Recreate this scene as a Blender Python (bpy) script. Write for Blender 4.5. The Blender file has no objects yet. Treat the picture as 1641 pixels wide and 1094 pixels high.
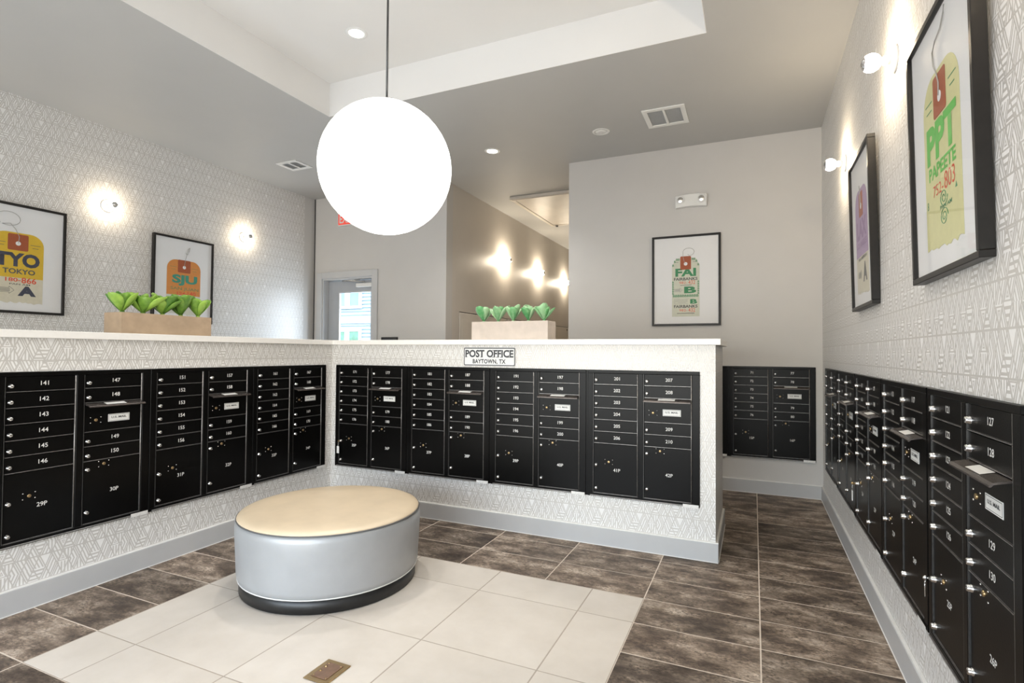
import bpy, bmesh, math, random
from mathutils import Matrix, Vector
random.seed(7)
PI = math.pi
scene = bpy.context.scene
COL = scene.collection

# ------------------------------------------------------------------ camera
XR, YB, YC, XL, XLL = 0.622, 6.118, 3.9645, -3.6395, -6.0
ZC, ZT, ZK = 3.69, 4.01, 1.527
ZM0, ZM1 = 0.3583, 1.2973
cam_d = bpy.data.cameras.new('camera')
cam = bpy.data.objects.new('camera', cam_d); COL.objects.link(cam)
right = Vector((0.91263671, 0.40871171, 0.0069984))
fwd = Vector((-0.40876572, 0.91239775, 0.02099846))
up = Vector((0.00219699, -0.02202467, 0.99975501))
mw = Matrix.Identity(4)
for i in range(3):
    mw[i][0], mw[i][1], mw[i][2] = right[i], up[i], -fwd[i]
mw[2][3] = 1.4208
cam.matrix_world = mw
cam_d.sensor_width = 36.0
cam_d.lens = 36.0 * 864.4753 / 1641.0
cam_d.clip_start = 0.05
scene.camera = cam

# ------------------------------------------------------------------ view
vs = scene.view_settings
vs.view_transform = 'Standard'
vs.look = 'None'
vs.gamma = 1.0
vs.use_curve_mapping = False
vs.exposure = 0.20
scene.cycles.use_denoising = True
scene.cycles.max_bounces = 5
scene.cycles.diffuse_bounces = 4
scene.cycles.glossy_bounces = 3
scene.cycles.use_adaptive_sampling = True
scene.cycles.adaptive_threshold = 0.06
scene.cycles.sample_clamp_indirect = 6.0
scene.cycles.caustics_reflective = False
scene.cycles.caustics_refractive = False

# ------------------------------------------------------------------ world: daylight sky
world = bpy.data.worlds.new('world'); scene.world = world
world.use_nodes = True
world.cycles.sampling_method = 'NONE'
wn = world.node_tree.nodes; wl = world.node_tree.links
sky = wn.new('ShaderNodeTexSky')
sky.sky_type = 'NISHITA'; sky.sun_disc = False
sky.sun_elevation = math.radians(48); sky.sun_rotation = math.radians(150)
wl.new(sky.outputs['Color'], wn['Background'].inputs['Color'])
wn['Background'].inputs['Strength'].default_value = 0.75

def area(name, loc, rot, sx, sy, energy, color):
    l = bpy.data.lights.new(name, 'AREA'); l.shape = 'RECTANGLE'
    l.size = sx; l.size_y = sy; l.energy = energy; l.color = color
    o = bpy.data.objects.new(name, l); COL.objects.link(o)
    o.location = loc; o.rotation_euler = rot
    return o
# daylight coming in through the large window in the wall behind the camera
WIN = (-4.6, 0.3, 0.10, 2.14)          # x0, x1, z0, z1 of the glazed opening at y = REAR
REAR = -2.4
area('window_daylight', ((WIN[0]+WIN[1])/2, REAR+0.10, (WIN[2]+WIN[3])/2), (PI/2, 0, 0),
     WIN[1]-WIN[0]-0.1, WIN[3]-WIN[2]-0.1, 162, (0.88, 0.94, 1.0))
# fill lamp added to brighten the left aisle, no glazing behind it
area('aisle_fill', (-5.3, REAR+0.10, 1.2), (PI/2, 0, 0), 1.1, 2.1, 30, (0.90, 0.95, 1.0))
# daylight entering through the glazed door in the back wall
area('door_daylight', (-5.22, 6.40, 1.30), (-PI/2, 0, 0), .62, 2.0, 30, (0.80, 0.90, 1.0))

# ------------------------------------------------------------------ node helpers
class NT:
    def __init__(s, tree):
        s.t = tree; s.n = tree.nodes; s.l = tree.links
    def new(s, typ, **kw):
        n = s.n.new(typ)
        for k, v in kw.items(): setattr(n, k, v)
        return n
    def put(s, sock, v):
        if hasattr(v, 'is_output') or isinstance(v, bpy.types.NodeSocket): s.l.new(v, sock)
        else: sock.default_value = v
    def m(s, op, a, b=None, c=None):
        n = s.new('ShaderNodeMath', operation=op)
        s.put(n.inputs[0], a)
        if b is not None: s.put(n.inputs[1], b)
        if c is not None: s.put(n.inputs[2], c)
        return n.outputs[0]
    def mix(s, f, a, b):                       # float mix
        return s.m('ADD', s.m('MULTIPLY', a, s.m('SUBTRACT', 1.0, f)), s.m('MULTIPLY', b, f))
    def mixc(s, f, a, b):
        n = s.new('ShaderNodeMix', data_type='RGBA')
        s.put(n.inputs['Factor'], f)
        s.put(n.inputs[6], a); s.put(n.inputs[7], b)
        return n.outputs[2]
    def noise(s, vec, scale, detail=3, rough=.55):
        n = s.new('ShaderNodeTexNoise')
        n.inputs['Scale'].default_value = scale; n.inputs['Detail'].default_value = detail
        n.inputs['Roughness'].default_value = rough
        if vec is not None: s.l.new(vec, n.inputs['Vector'])
        return n.outputs['Fac']
    def ramp(s, f, stops):
        n = s.new('ShaderNodeValToRGB')
        s.l.new(f, n.inputs[0])
        e = n.color_ramp.elements
        while len(e) < len(stops): e.new(.5)
        for k, (p, c) in enumerate(stops):
            e[k].position = p; e[k].color = c if len(c) == 4 else (*c, 1)
        return n.outputs[0]
    def obj(s):
        return s.new('ShaderNodeTexCoord').outputs['Object']
    def mapv(s, vec, scale=(1,1,1), loc=(0,0,0)):
        n = s.new('ShaderNodeMapping')
        n.inputs['Scale'].default_value = scale
        s.put(n.inputs['Location'], loc)
        s.l.new(vec, n.inputs['Vector'])
        return n.outputs[0]
    def bump(s, h, strength, dist=.002):
        n = s.new('ShaderNodeBump')
        n.inputs['Strength'].default_value = strength; n.inputs['Distance'].default_value = dist
        s.l.new(h, n.inputs['Height'])
        return n.outputs[0]

def base_mat(name, color=(.8,.8,.8), rough=.5, metal=0.0, spec=.5):
    m = bpy.data.materials.new(name); m.use_nodes = True
    b = m.node_tree.nodes['Principled BSDF']
    b.inputs['Base Color'].default_value = (*color, 1)
    b.inputs['Roughness'].default_value = rough
    b.inputs['Metallic'].default_value = metal
    b.inputs['Specular IOR Level'].default_value = spec
    return m, NT(m.node_tree), b

def mat_plain(name, color, rough=.5, metal=0.0, spec=.5, vary=.06, scale=8, bump=0.0):
    m, t, b = base_mat(name, color, rough, metal, spec)
    v = t.obj()
    f = t.noise(v, scale, 3)
    lo = tuple(max(0, c*(1-vary)) for c in color); hi = tuple(min(1, c*(1+vary)) for c in color)
    t.l.new(t.ramp(f, [(.3, lo), (.7, hi)]), b.inputs['Base Color'])
    if bump: t.l.new(t.bump(t.noise(v, 220, 2), bump), b.inputs['Normal'])
    return m

def mat_emit(name, color, strength, rough=.2):
    m, t, b = base_mat(name, color, rough)
    b.inputs['Emission Color'].default_value = (*color, 1)
    b.inputs['Emission Strength'].default_value = strength
    return m

def mat_wallpaper(name):
    m, t, b = base_mat(name)
    sp = t.new('ShaderNodeSeparateXYZ'); t.l.new(t.obj(), sp.inputs[0])
    u = t.m('ADD', sp.outputs[0], sp.outputs[1]); v = sp.outputs[2]
    A_, H_ = .0560, .0680
    p = t.m('DIVIDE', u, A_); q = t.m('DIVIDE', v, H_)
    r = t.m('FLOOR', q); f = t.m('SUBTRACT', q, r)
    p0 = p
    p = t.m('ADD', p, t.m('MULTIPLY', r, .5))
    s1 = t.m('MULTIPLY_ADD', f, .5, p); s2 = t.m('MULTIPLY_ADD', f, -.5, p)
    a = t.m('FLOOR', s1); bb = t.m('FLOOR', s2)
    fa = t.m('SUBTRACT', s1, a); fb = t.m('SUBTRACT', s2, bb)
    upt = t.m('COMPARE', a, bb, .1)
    al = t.mix(upt, fa, fb)
    be = t.mix(upt, t.m('SUBTRACT', 1.0, fb), t.m('SUBTRACT', 1.0, fa))
    ga = t.mix(upt, t.m('SUBTRACT', 1.0, f), f)
    cv = t.new('ShaderNodeCombineXYZ')
    t.l.new(t.m('FLOORED_MODULO', t.m('SUBTRACT', a, t.m('FLOOR', t.m('MULTIPLY', r, .5))), 5.0), cv.inputs[0])
    t.l.new(t.m('FLOORED_MODULO', r, 6.0), cv.inputs[1])
    t.l.new(t.m('MULTIPLY', upt, 3.0), cv.inputs[2])
    w = t.new('ShaderNodeTexWhiteNoise', noise_dimensions='3D')
    t.l.new(cv.outputs[0], w.inputs['Vector'])
    n = w.outputs['Value']
    mn = t.m('MINIMUM', al, t.m('MINIMUM', be, ga))
    tt = t.mix(t.m('GREATER_THAN', n, .20), ga, t.mix(t.m('GREATER_THAN', n, .42), al, t.mix(t.m('GREATER_THAN', n, .64), be,
         t.mix(t.m('GREATER_THAN', n, .78), t.m('MULTIPLY', p0, 1.05), t.m('MULTIPLY', mn, 1.9)))))
    has = t.m('LESS_THAN', n, .96)
    st = t.m('GREATER_THAN', t.m('FRACT', t.m('MULTIPLY_ADD', tt, 3.3, .17)), .56)
    st = t.m('MULTIPLY', st, has)
    bi = t.m('FLOORED_MODULO', t.m('SUBTRACT', t.m('ADD', r, 1.0), upt), 2.0)
    hz = t.m('MULTIPLY', t.m('LESS_THAN', ga, .05), t.m('LESS_THAN', bi, .5))
    edge = t.m('MAXIMUM', hz, t.m('LESS_THAN', t.m('MINIMUM', al, be), .058))
    k = t.m('MAXIMUM', st, edge)
    fab = t.noise(t.mapv(t.obj(), (400, 400, 60)), 1.0, 2)
    paper = t.ramp(fab, [(.3, (.81,.80,.785)), (.7, (.86,.85,.835))])
    t.l.new(t.mixc(k, paper, (.585,.565,.535,1)), b.inputs['Base Color'])
    t.l.new(t.mix(k, .55, .36), b.inputs['Roughness'])
    t.l.new(t.m('MULTIPLY', k, .15), b.inputs['Metallic'])
    return m

def mat_dark_tile(name):
    m, t, b = base_mat(name)
    oi = t.new('ShaderNodeObjectInfo')
    off = t.new('ShaderNodeCombineXYZ')
    t.l.new(t.m('MULTIPLY', oi.outputs['Random'], 37.0), off.inputs[0])
    t.l.new(t.m('MULTIPLY', oi.outputs['Random'], 91.0), off.inputs[1])
    o = t.obj()
    big = t.noise(t.mapv(o, (4.2, 7.5, 1), off.outputs[0]), 1.0, 8, .68)
    fine = t.noise(t.mapv(o, (40, 66, 1), off.outputs[0]), 1.2, 6, .75)
    blot = t.noise(t.mapv(o, (5, 9, 1), off.outputs[0]), 1.6, 3, .5)
    warm = t.noise(t.mapv(o, (4, 6, 1), off.outputs[0]), .9, 2, .5)
    c1 = t.ramp(big, [(.34, (.036,.025,.019)), (.45, (.110,.083,.064)), (.54, (.235,.190,.150)), (.66, (.46,.40,.34))])
    pit = t.m('MULTIPLY', t.ramp(blot, [(.42, (0,0,0)), (.58, (1,1,1))]), .9)
    sp = t.ramp(fine, [(.40, (.20,.18,.16)), (.50, (.95,.95,.95)), (.64, (1.6,1.56,1.5))])
    mx = t.new('ShaderNodeMix', data_type='RGBA', blend_type='MULTIPLY')
    t.l.new(t.m('MULTIPLY_ADD', pit, .6, .4), mx.inputs['Factor'])
    t.l.new(c1, mx.inputs[6]); t.l.new(sp, mx.inputs[7])
    grey = t.mixc(t.m('MULTIPLY', warm, .32), mx.outputs[2], (.19,.172,.155,1))
    br = t.new('ShaderNodeMix', data_type='RGBA', blend_type='MULTIPLY')
    br.inputs['Factor'].default_value = 1
    t.l.new(grey, br.inputs[6])
    t.l.new(t.ramp(oi.outputs['Random'], [(0, (.74,.72,.70)), (1, (1.38,1.33,1.28))]), br.inputs[7])
    t.l.new(br.outputs[2], b.inputs['Base Color'])
    b.inputs['Specular IOR Level'].default_value = .2
    t.l.new(t.mix(fine, .42, .62), b.inputs['Roughness'])
    t.l.new(t.bump(fine, .12, .001), b.inputs['Normal'])
    return m

def mat_light_tile(name):
    m, t, b = base_mat(name)
    oi = t.new('ShaderNodeObjectInfo')
    off = t.new('ShaderNodeCombineXYZ')
    t.l.new(t.m('MULTIPLY', oi.outputs['Random'], 53.0), off.inputs[0])
    f = t.noise(t.mapv(t.obj(), (1, 1, 1), off.outputs[0]), 3.2, 6, .6)
    t.l.new(t.ramp(f, [(.3, (.60,.545,.475)), (.7, (.70,.645,.575))]), b.inputs['Base Color'])
    b.inputs['Roughness'].default_value = .38
    return m

def mat_leather(name, c, rough, metal=0.0):
    m, t, b = base_mat(name, c, rough, metal)
    f = t.noise(t.obj(), 5, 4)
    t.l.new(t.ramp(f, [(.3, tuple(x*.93 for x in c)), (.7, tuple(min(1, x*1.05) for x in c))]), b.inputs['Base Color'])
    vo = t.new('ShaderNodeTexVoronoi'); vo.inputs['Scale'].default_value = 260
    t.l.new(t.obj(), vo.inputs['Vector'])
    t.l.new(t.bump(vo.outputs['Distance'], .10, .001), b.inputs['Normal'])
    return m

def mat_leaf(name, c0, c1):
    m, t, b = base_mat(name, c0, .38)
    sp = t.new('ShaderNodeSeparateXYZ'); t.l.new(t.obj(), sp.inputs[0])
    oi = t.new('ShaderNodeObjectInfo')
    f = t.m('ADD', t.m('MULTIPLY', t.noise(t.mapv(t.obj(), (30, 30, 30)), 1.0, 3), .6), t.m('MULTIPLY', oi.outputs['Random'], .5))
    t.l.new(t.ramp(f, [(.25, c0), (.75, c1)]), b.inputs['Base Color'])
    return m

def mat_glass(name, tint=(1,1,1)):
    m = bpy.data.materials.new(name); m.use_nodes = True
    t = NT(m.node_tree); t.n.remove(t.n['Principled BSDF'])
    tr = t.new('ShaderNodeBsdfTransparent'); tr.inputs[0].default_value = (*tint, 1)
    gl = t.new('ShaderNodeBsdfGlossy'); gl.inputs['Roughness'].default_value = .03
    fr = t.new('ShaderNodeLayerWeight'); fr.inputs['Blend'].default_value = .5
    mx = t.new('ShaderNodeMixShader')
    t.l.new(t.m('MULTIPLY_ADD', t.m('POWER', fr.outputs['Facing'], 5.0), .5, .018), mx.inputs[0]); t.l.new(tr.outputs[0], mx.inputs[1]); t.l.new(gl.outputs[0], mx.inputs[2])
    t.l.new(mx.outputs[0], t.n['Material Output'].inputs['Surface'])
    return m

MT = {}
MT['paper_wall'] = mat_wallpaper('geometric_wallpaper')
MT['paint'] = mat_plain('grey_wall_paint', (.60,.585,.565), .6, vary=.015, scale=3)
MT['paint_hall'] = mat_plain('taupe_hall_paint', (.62,.58,.53), .45, vary=.02, scale=3)
MT['ceil'] = mat_plain('grey_ceiling_paint', (.475,.475,.465), .55, vary=.015, scale=2)
MT['white_paint'] = mat_plain('white_ceiling_paint', (.80,.79,.77), .6, vary=.01, scale=2)
MT['base'] = mat_plain('grey_baseboard_paint', (.50,.50,.50), .38, vary=.02)
MT['caulk'] = mat_plain('white_caulk', (.78,.77,.74), .5)
MT['grout'] = mat_plain('pale_grout', (.66,.58,.49), .8, vary=.08, scale=30)
MT['tile_d'] = mat_dark_tile('weathered_brown_tile')
MT['tile_l'] = mat_light_tile('cream_tile')
MT['black'] = mat_plain('black_powder_coat', (.0028,.0026,.0025), .28, spec=.13, vary=.12, scale=14, bump=.10)
MT['black_dk'] = mat_plain('black_recess', (.006,.006,.006), .5, vary=.1)
MT['edge'] = mat_plain('worn_metal_edge_highlight', (.26,.25,.24), .34, .6, vary=.25, scale=40)  # rubbed metal, colour lightened to paint in lip and hinge highlights
MT['edge2'] = mat_plain('dark_jamb', (.07,.068,.066), .36, .5, vary=.2, scale=40)
MT['chrome'] = mat_plain('polished_chrome', (.80,.80,.80), .14, 1.0, vary=.02)
MT['nickel'] = mat_plain('brushed_nickel', (.70,.69,.67), .25, 1.0, vary=.04, scale=60)
MT['brass'] = mat_plain('brass', (.40,.28,.14), .33, .85, vary=.08, scale=40)
MT['brass2'] = mat_plain('reddish_bronze', (.30,.185,.125), .38, .75, vary=.15, scale=60)
MT['numeral'] = mat_plain('white_print', (.74,.73,.71), .5, vary=.01)
MT['visor'] = mat_plain('dark_bronze_flap', (.085,.072,.066), .26, .55, vary=.3, scale=25)
MT['sticker'] = mat_plain('silver_sticker', (.72,.71,.69), .4, .1, vary=.12, scale=60)
MT['white'] = mat_plain('white_plastic', (.80,.80,.78), .35, vary=.01)
MT['quartz'] = mat_plain('white_quartz', (.82,.80,.765), .25, vary=.02, scale=40)
MT['signwhite'] = mat_plain('sign_white', (.78,.78,.78), .45, vary=.02, scale=20)
MT['ink'] = mat_plain('charcoal_ink', (.035,.038,.045), .5, vary=.1, scale=60)
MT['frame'] = mat_plain('black_picture_frame', (.016,.0145,.0135), .36, spec=.3, vary=.15, scale=20)
MT['mat'] = mat_plain('white_mat_board', (.80,.80,.80), .6, vary=.005)
MT['glass'] = mat_glass('picture_glass')
MT['pane'] = mat_glass('door_glass', (.97,.99,1))
MT['wood'] = mat_plain('tan_planter', (.40,.295,.20), .55, vary=.10, scale=14)
MT['ceramic'] = mat_plain('pale_stone_planter', (.55,.48,.42), .6, vary=.07, scale=14)
MT['soil'] = mat_plain('dark_soil', (.05,.04,.03), .9, vary=.3, scale=60)
MT['leaf_a'] = mat_leaf('bright_green_leaf', (.025,.15,.012), (.34,.56,.09))
MT['leaf_b'] = mat_leaf('pale_green_leaf', (.10,.38,.13), (.50,.72,.44))
MT['seat'] = mat_leather('tan_vinyl', (.66,.54,.385), .36)
MT['side'] = mat_leather('silver_vinyl', (.37,.38,.39), .40, .2)
MT['pipe_d'] = mat_plain('charcoal_piping', (.10,.10,.10), .5)
MT['pipe_w'] = mat_plain('white_piping', (.70,.69,.66), .5)
MT['plinth'] = mat_plain('black_plinth', (.010,.010,.010), .4, vary=.3, scale=30)
MT['globe'] = mat_emit('lit_white_glass', (1,.975,.94), 2.6, .06)
MT['rod'] = mat_plain('dark_steel_rod', (.10,.10,.10), .35, .8)
MT['bulb'] = mat_emit('lit_warm_bulb', (1,.83,.60), 58)
MT['bulb_hall'] = mat_emit('lit_hall_bulb', (1,.86,.66), 250)
MT['bulb_right'] = mat_emit('lit_clear_bulb', (1,.82,.58), 200)
MT['lens'] = mat_emit('lit_downlight_lens', (1,.93,.82), 9)
MT['hatch'] = mat_plain('warm_lit_hatch', (.66,.60,.52), .4, vary=.06, scale=5)  # warm hallway lamplight is mixed into the panel's base colour
MT['locker'] = mat_plain('almond_locker', (.72,.68,.62), .4, vary=.02)
MT['door'] = mat_plain('blue_grey_door_paint', (.42,.44,.47), .4, vary=.02)
MT['trimw'] = mat_plain('pale_grey_trim', (.56,.565,.57), .4, vary=.01)
MT['red'] = mat_emit('red_exit_face', (.85,.10,.07), .35)
MT['siding'] = mat_plain('light_blue_siding', (.50,.63,.70), .6, vary=.03, scale=3)
MT['trim_out'] = mat_plain('white_exterior_trim', (.82,.82,.82), .5, vary=.01)
MT['winglass'] = mat_plain('reflecting_window', (.26,.40,.50), .12, vary=.15, scale=1.5)
MT['winglass2'] = mat_plain('green_reflecting_window', (.16,.36,.24), .12, vary=.3, scale=4)
MT['ground'] = mat_plain('concrete', (.40,.39,.37), .9, vary=.06, scale=2)

# ------------------------------------------------------------------ mesh helpers
class MB:
    def __init__(s): s.v = []; s.f = []; s.sm = []; s.mi = []; s.cur = 0
    def box(s, x0, x1, y0, y1, z0, z1):
        n = len(s.v)
        s.v += [(x0,y0,z0),(x1,y0,z0),(x1,y1,z0),(x0,y1,z0),(x0,y0,z1),(x1,y0,z1),(x1,y1,z1),(x0,y1,z1)]
        for q in ((0,3,2,1),(4,5,6,7),(0,1,5,4),(1,2,6,5),(2,3,7,6),(3,0,4,7)):
            s.f.append(tuple(n+i for i in q)); s.sm.append(False); s.mi.append(s.cur)
        return s
    def quad(s, pts, smooth=False):
        n = len(s.v); s.v += [tuple(p) for p in pts]
        s.f.append(tuple(range(n, n+len(pts)))); s.sm.append(smooth); s.mi.append(s.cur)
        return s
    def lathe(s, prof, seg=32, axis='z', o=(0,0,0), caps=True):
        # prof: list of (radius, height along the axis)
        n = len(s.v)
        for r, h in prof:
            for k in range(seg):
                a = 2*PI*k/seg; c, d = r*math.cos(a), r*math.sin(a)
                p = {'z': (c, d, h), 'y': (c, h, -d), 'x': (h, c, d)}[axis]
                s.v.append((p[0]+o[0], p[1]+o[1], p[2]+o[2]))
        for j in range(len(prof)-1):
            for k in range(seg):
                a, b = n+j*seg+k, n+j*seg+(k+1) % seg
                s.f.append((a, b, b+seg, a+seg)); s.sm.append(True); s.mi.append(s.cur)
        if caps:
            if prof[0][0] > 1e-6: s.f.append(tuple(n+k for k in reversed(range(seg)))); s.sm.append(False); s.mi.append(s.cur)
            m = n+(len(prof)-1)*seg
            if prof[-1][0] > 1e-6: s.f.append(tuple(m+k for k in range(seg))); s.sm.append(False); s.mi.append(s.cur)
        return s
    def tube(s, pts, r, seg=8):
        pts = [Vector(p) for p in pts]; n = len(s.v)
        for i, p in enumerate(pts):
            d = (pts[min(i+1, len(pts)-1)]-pts[max(i-1, 0)]).normalized()
            ref = Vector((0,0,1)) if abs(d.z) < .9 else Vector((1,0,0))
            a = d.cross(ref).normalized(); b = d.cross(a)
            for k in range(seg):
                t = 2*PI*k/seg; s.v.append(tuple(p+a*(r*math.cos(t))+b*(r*math.sin(t))))
        for i in range(len(pts)-1):
            for k in range(seg):
                a, b = n+i*seg+k, n+i*seg+(k+1) % seg
                s.f.append((a, a+seg, b+seg, b)); s.sm.append(True); s.mi.append(s.cur)
        s.f.append(tuple(n+k for k in range(seg))); s.sm.append(False); s.mi.append(s.cur)
        m = n+(len(pts)-1)*seg
        s.f.append(tuple(m+k for k in reversed(range(seg)))); s.sm.append(False); s.mi.append(s.cur)
        return s
    def plate(s, poly, y0, y1):
        # polygon in the x,z plane (counter-clockwise seen from -y), front at y0, back at y1
        n = len(s.v); k = len(poly)
        s.v += [(x, y0, z) for x, z in poly] + [(x, y1, z) for x, z in poly]
        s.f.append(tuple(range(n, n+k))); s.f.append(tuple(reversed(range(n+k, n+2*k))))
        s.sm += [False, False]; s.mi += [s.cur, s.cur]
        for i in range(k):
            j = (i+1) % k
            s.f.append((n+j, n+i, n+k+i, n+k+j)); s.sm.append(False); s.mi.append(s.cur)
        return s
    def mesh(s, name, mats, bevel=0.0):
        me = bpy.data.meshes.new(name)
        me.from_pydata(s.v, [], s.f)
        if not isinstance(mats, (list, tuple)): mats = [mats]
        for m in mats: me.materials.append(MT[m])
        me.polygons.foreach_set('use_smooth', s.sm)
        me.polygons.foreach_set('material_index', s.mi)
        bm = bmesh.new(); bm.from_mesh(me)
        if bevel:
            es = [e for e in bm.edges if len(e.link_faces) == 2 and e.calc_face_angle(0) > .6]
            bmesh.ops.bevel(bm, geom=es, offset=bevel, segments=1, affect='EDGES', clamp_overlap=True)
        bmesh.ops.recalc_face_normals(bm, faces=bm.faces)
        bm.to_mesh(me); bm.free()
        me.update()
        return me
    def build(s, name, mats, parent=None, loc=(0,0,0), rot=(0,0,0), bevel=0.0):
        return put(name, s.mesh(name, mats, bevel), parent, loc, rot)

def put(name, me, parent=None, loc=(0,0,0), rot=(0,0,0)):
    o = bpy.data.objects.new(name, me); COL.objects.link(o)
    o.location = loc; o.rotation_euler = rot
    if parent is not None: o.parent = parent
    return o
def empty(name, loc=(0,0,0), rz=0.0, tilt=0.0):
    o = bpy.data.objects.new(name, None); COL.objects.link(o)
    o.empty_display_size = .1
    o.location = loc; o.rotation_euler = (tilt, 0, rz)
    return o
def tag(o, label, cat, group=None):
    o['label'] = label; o['category'] = cat
    if group: o['group'] = group
    return o
def structure(o): o['kind'] = 'structure'; return o

# wall frames: local x runs to the viewer's right, local -y points out of the wall
FACE_N, FACE_L, FACE_R = 0.0, PI/2, -PI/2       # wall seen looking +Y, -X, +X

_txt = {}
def text_mesh(s, h, width=None, weight=0.0, mat='numeral', depth=.0004, spacing=1.0):
    key = (s, h, width, weight, mat, spacing)
    if key in _txt: return _txt[key]
    cu = bpy.data.curves.new('t', 'FONT'); cu.body = s; cu.size = 1.0
    cu.resolution_u = 3; cu.offset = weight; cu.space_character = spacing
    cu.fill_mode = 'FRONT'
    ob = bpy.data.objects.new('t', cu)
    me = bpy.data.meshes.new_from_object(ob)
    bpy.data.objects.remove(ob); bpy.data.curves.remove(cu)
    xs = [v.co.x for v in me.vertices]; ys = [v.co.y for v in me.vertices]
    x0, x1, y0, y1 = min(xs), max(xs), min(ys), max(ys)
    ky = h/(y1-y0); kx = ky if width is None else width/(x1-x0)
    for v in me.vertices:
        v.co = ((v.co.x-(x0+x1)/2)*kx, 0.0, (v.co.y-(y0+y1)/2)*ky)
    me.materials.clear(); me.materials.append(MT[mat]); me.name = 'lettering'
    bm = bmesh.new(); bm.from_mesh(me)
    bmesh.ops.remove_doubles(bm, verts=bm.verts, dist=1e-6)
    for f in bm.faces:
        f.normal_update()
        if f.normal.y > 0: f.normal_flip()
    bm.to_mesh(me); bm.free()
    _txt[key] = me
    return me

def wall(name, mat, L, H, T, holes, loc, rz, back=None, extra=None):
    """slab in wall-local space: x 0..L, z 0..H, front at y=0, back at y=T, with rectangular holes (x0,x1,z0,z1)"""
    xs = sorted({0, L} | {h[0] for h in holes} | {h[1] for h in holes})
    zs = sorted({0, H} | {h[2] for h in holes} | {h[3] for h in holes})
    def solid(i, j):
        if i < 0 or j < 0 or i >= len(xs)-1 or j >= len(zs)-1: return False
        cx, cz = (xs[i]+xs[i+1])/2, (zs[j]+zs[j+1])/2
        return not any(h[0] < cx < h[1] and h[2] < cz < h[3] for h in holes)
    m = MB()
    for i in range(len(xs)-1):
        for j in range(len(zs)-1):
            if not solid(i, j): continue
            a, b, c, d = xs[i], xs[i+1], zs[j], zs[j+1]
            m.quad([(a,0,c),(b,0,c),(b,0,d),(a,0,d)])
            m.quad([(b,T,c),(a,T,c),(a,T,d),(b,T,d)])
            if not solid(i-1, j): m.quad([(a,T,c),(a,0,c),(a,0,d),(a,T,d)])
            if not solid(i+1, j): m.quad([(b,0,c),(b,T,c),(b,T,d),(b,0,d)])
            if not solid(i, j-1): m.quad([(a,T,c),(b,T,c),(b,0,c),(a,0,c)])
            if not solid(i, j+1): m.quad([(a,0,d),(b,0,d),(b,T,d),(a,T,d)])
    for e in (extra or []): m.box(*e)
    me = bpy.data.meshes.new(name); me.from_pydata(m.v, [], m.f); me.materials.append(MT[mat]); me.update()
    return structure(put(name, me, None, loc, (0,0,rz)))

# ------------------------------------------------------------------ room shell
UW, UH = 0.797, ZM1-ZM0                    # mailbox unit size
PITCH_C, PITCH_L, PITCH_R = 0.8125, 0.80, 0.8125
E_ = .001
# right wall: local x = -(Y) measured from the back corner
YR0 = 5.80
nr0, nr1 = YB-YR0-E_, YB-YR0+4*PITCH_R+UW+E_
wall('wall_right', 'paper_wall', YB-REAR, ZC, .16, [(nr0, nr1, ZM0-E_, ZM1+E_)], (XR, YB, 0), FACE_R,
     extra=[(-.16, YB-REAR, .16, .24, 0, ZC)])
# back wall with door opening, hall opening and the recess for the mailboxes
XH0, XH1 = -3.70, -2.008
DX0, DX1, DZ = -5.82, -4.90, 2.49
XB1 = .5603
nb0, nb1 = XB1-PITCH_C-UW-E_, XB1+E_
wall('wall_back', 'paint', XR-XLL, ZC, .16,
     [(DX0-XLL, DX1-XLL, 0, DZ), (XH0-XLL, XH1-XLL, 0, ZC), (nb0-XLL, nb1-XLL, ZM0-E_, ZM1+E_)], (XLL, YB, 0), FACE_N,
     extra=[(XH1-XLL, XR-XLL+.24, .161, .24, 0, ZC)])
# far left wall, papered, ending in a plain painted strip at the corner
wall('wall_left', 'paper_wall', 5.93-REAR, ZC, .15, [], (XLL, REAR, 0), FACE_L)
wall('wall_left_return', 'paint', YB-5.93+.16, ZC, .15, [], (XLL-.002, 5.93, 0), FACE_L)
# wall behind the camera with its big window
structure(wall('wall_rear', 'paint', XR-XLL+.3, ZC, .15, [(WIN[0]-XLL+.15, WIN[1]-XLL+.15, WIN[2], WIN[3])], (XLL-.15, REAR-.15, 0), FACE_N))
wf = MB()
x0, x1, z0, z1 = WIN
for a in (x0, x0+(x1-x0)/3, x0+2*(x1-x0)/3, x1-.05): wf.box(a, a+.05, -.06, .0, z0, z1)
wf.box(x0, x1, -.06, 0, z0, z0+.05).box(x0, x1, -.06, 0, z1-.05, z1)
structure(wf.build('window_1', 'frame', None, (0, REAR-.05, 0)))
# hallway
wall('wall_hall_left', 'paint_hall', 7.2, ZC, .12, [(.19, 5.72, .10, 1.985)], (XH0, YB+.16, 0), FACE_L, extra=[(0, 7.2, .121, .2, 0, ZC)])
wall('wall_hall_right', 'paint_hall', 7.2, ZC, .12, [], (XH1, YB+.16+7.2, 0), FACE_R)
wall('wall_hall_end', 'paint_hall', XH1-XH0+.2, ZC, .12, [], (XH0-.1, YB+7.36, 0), FACE_N)
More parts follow.
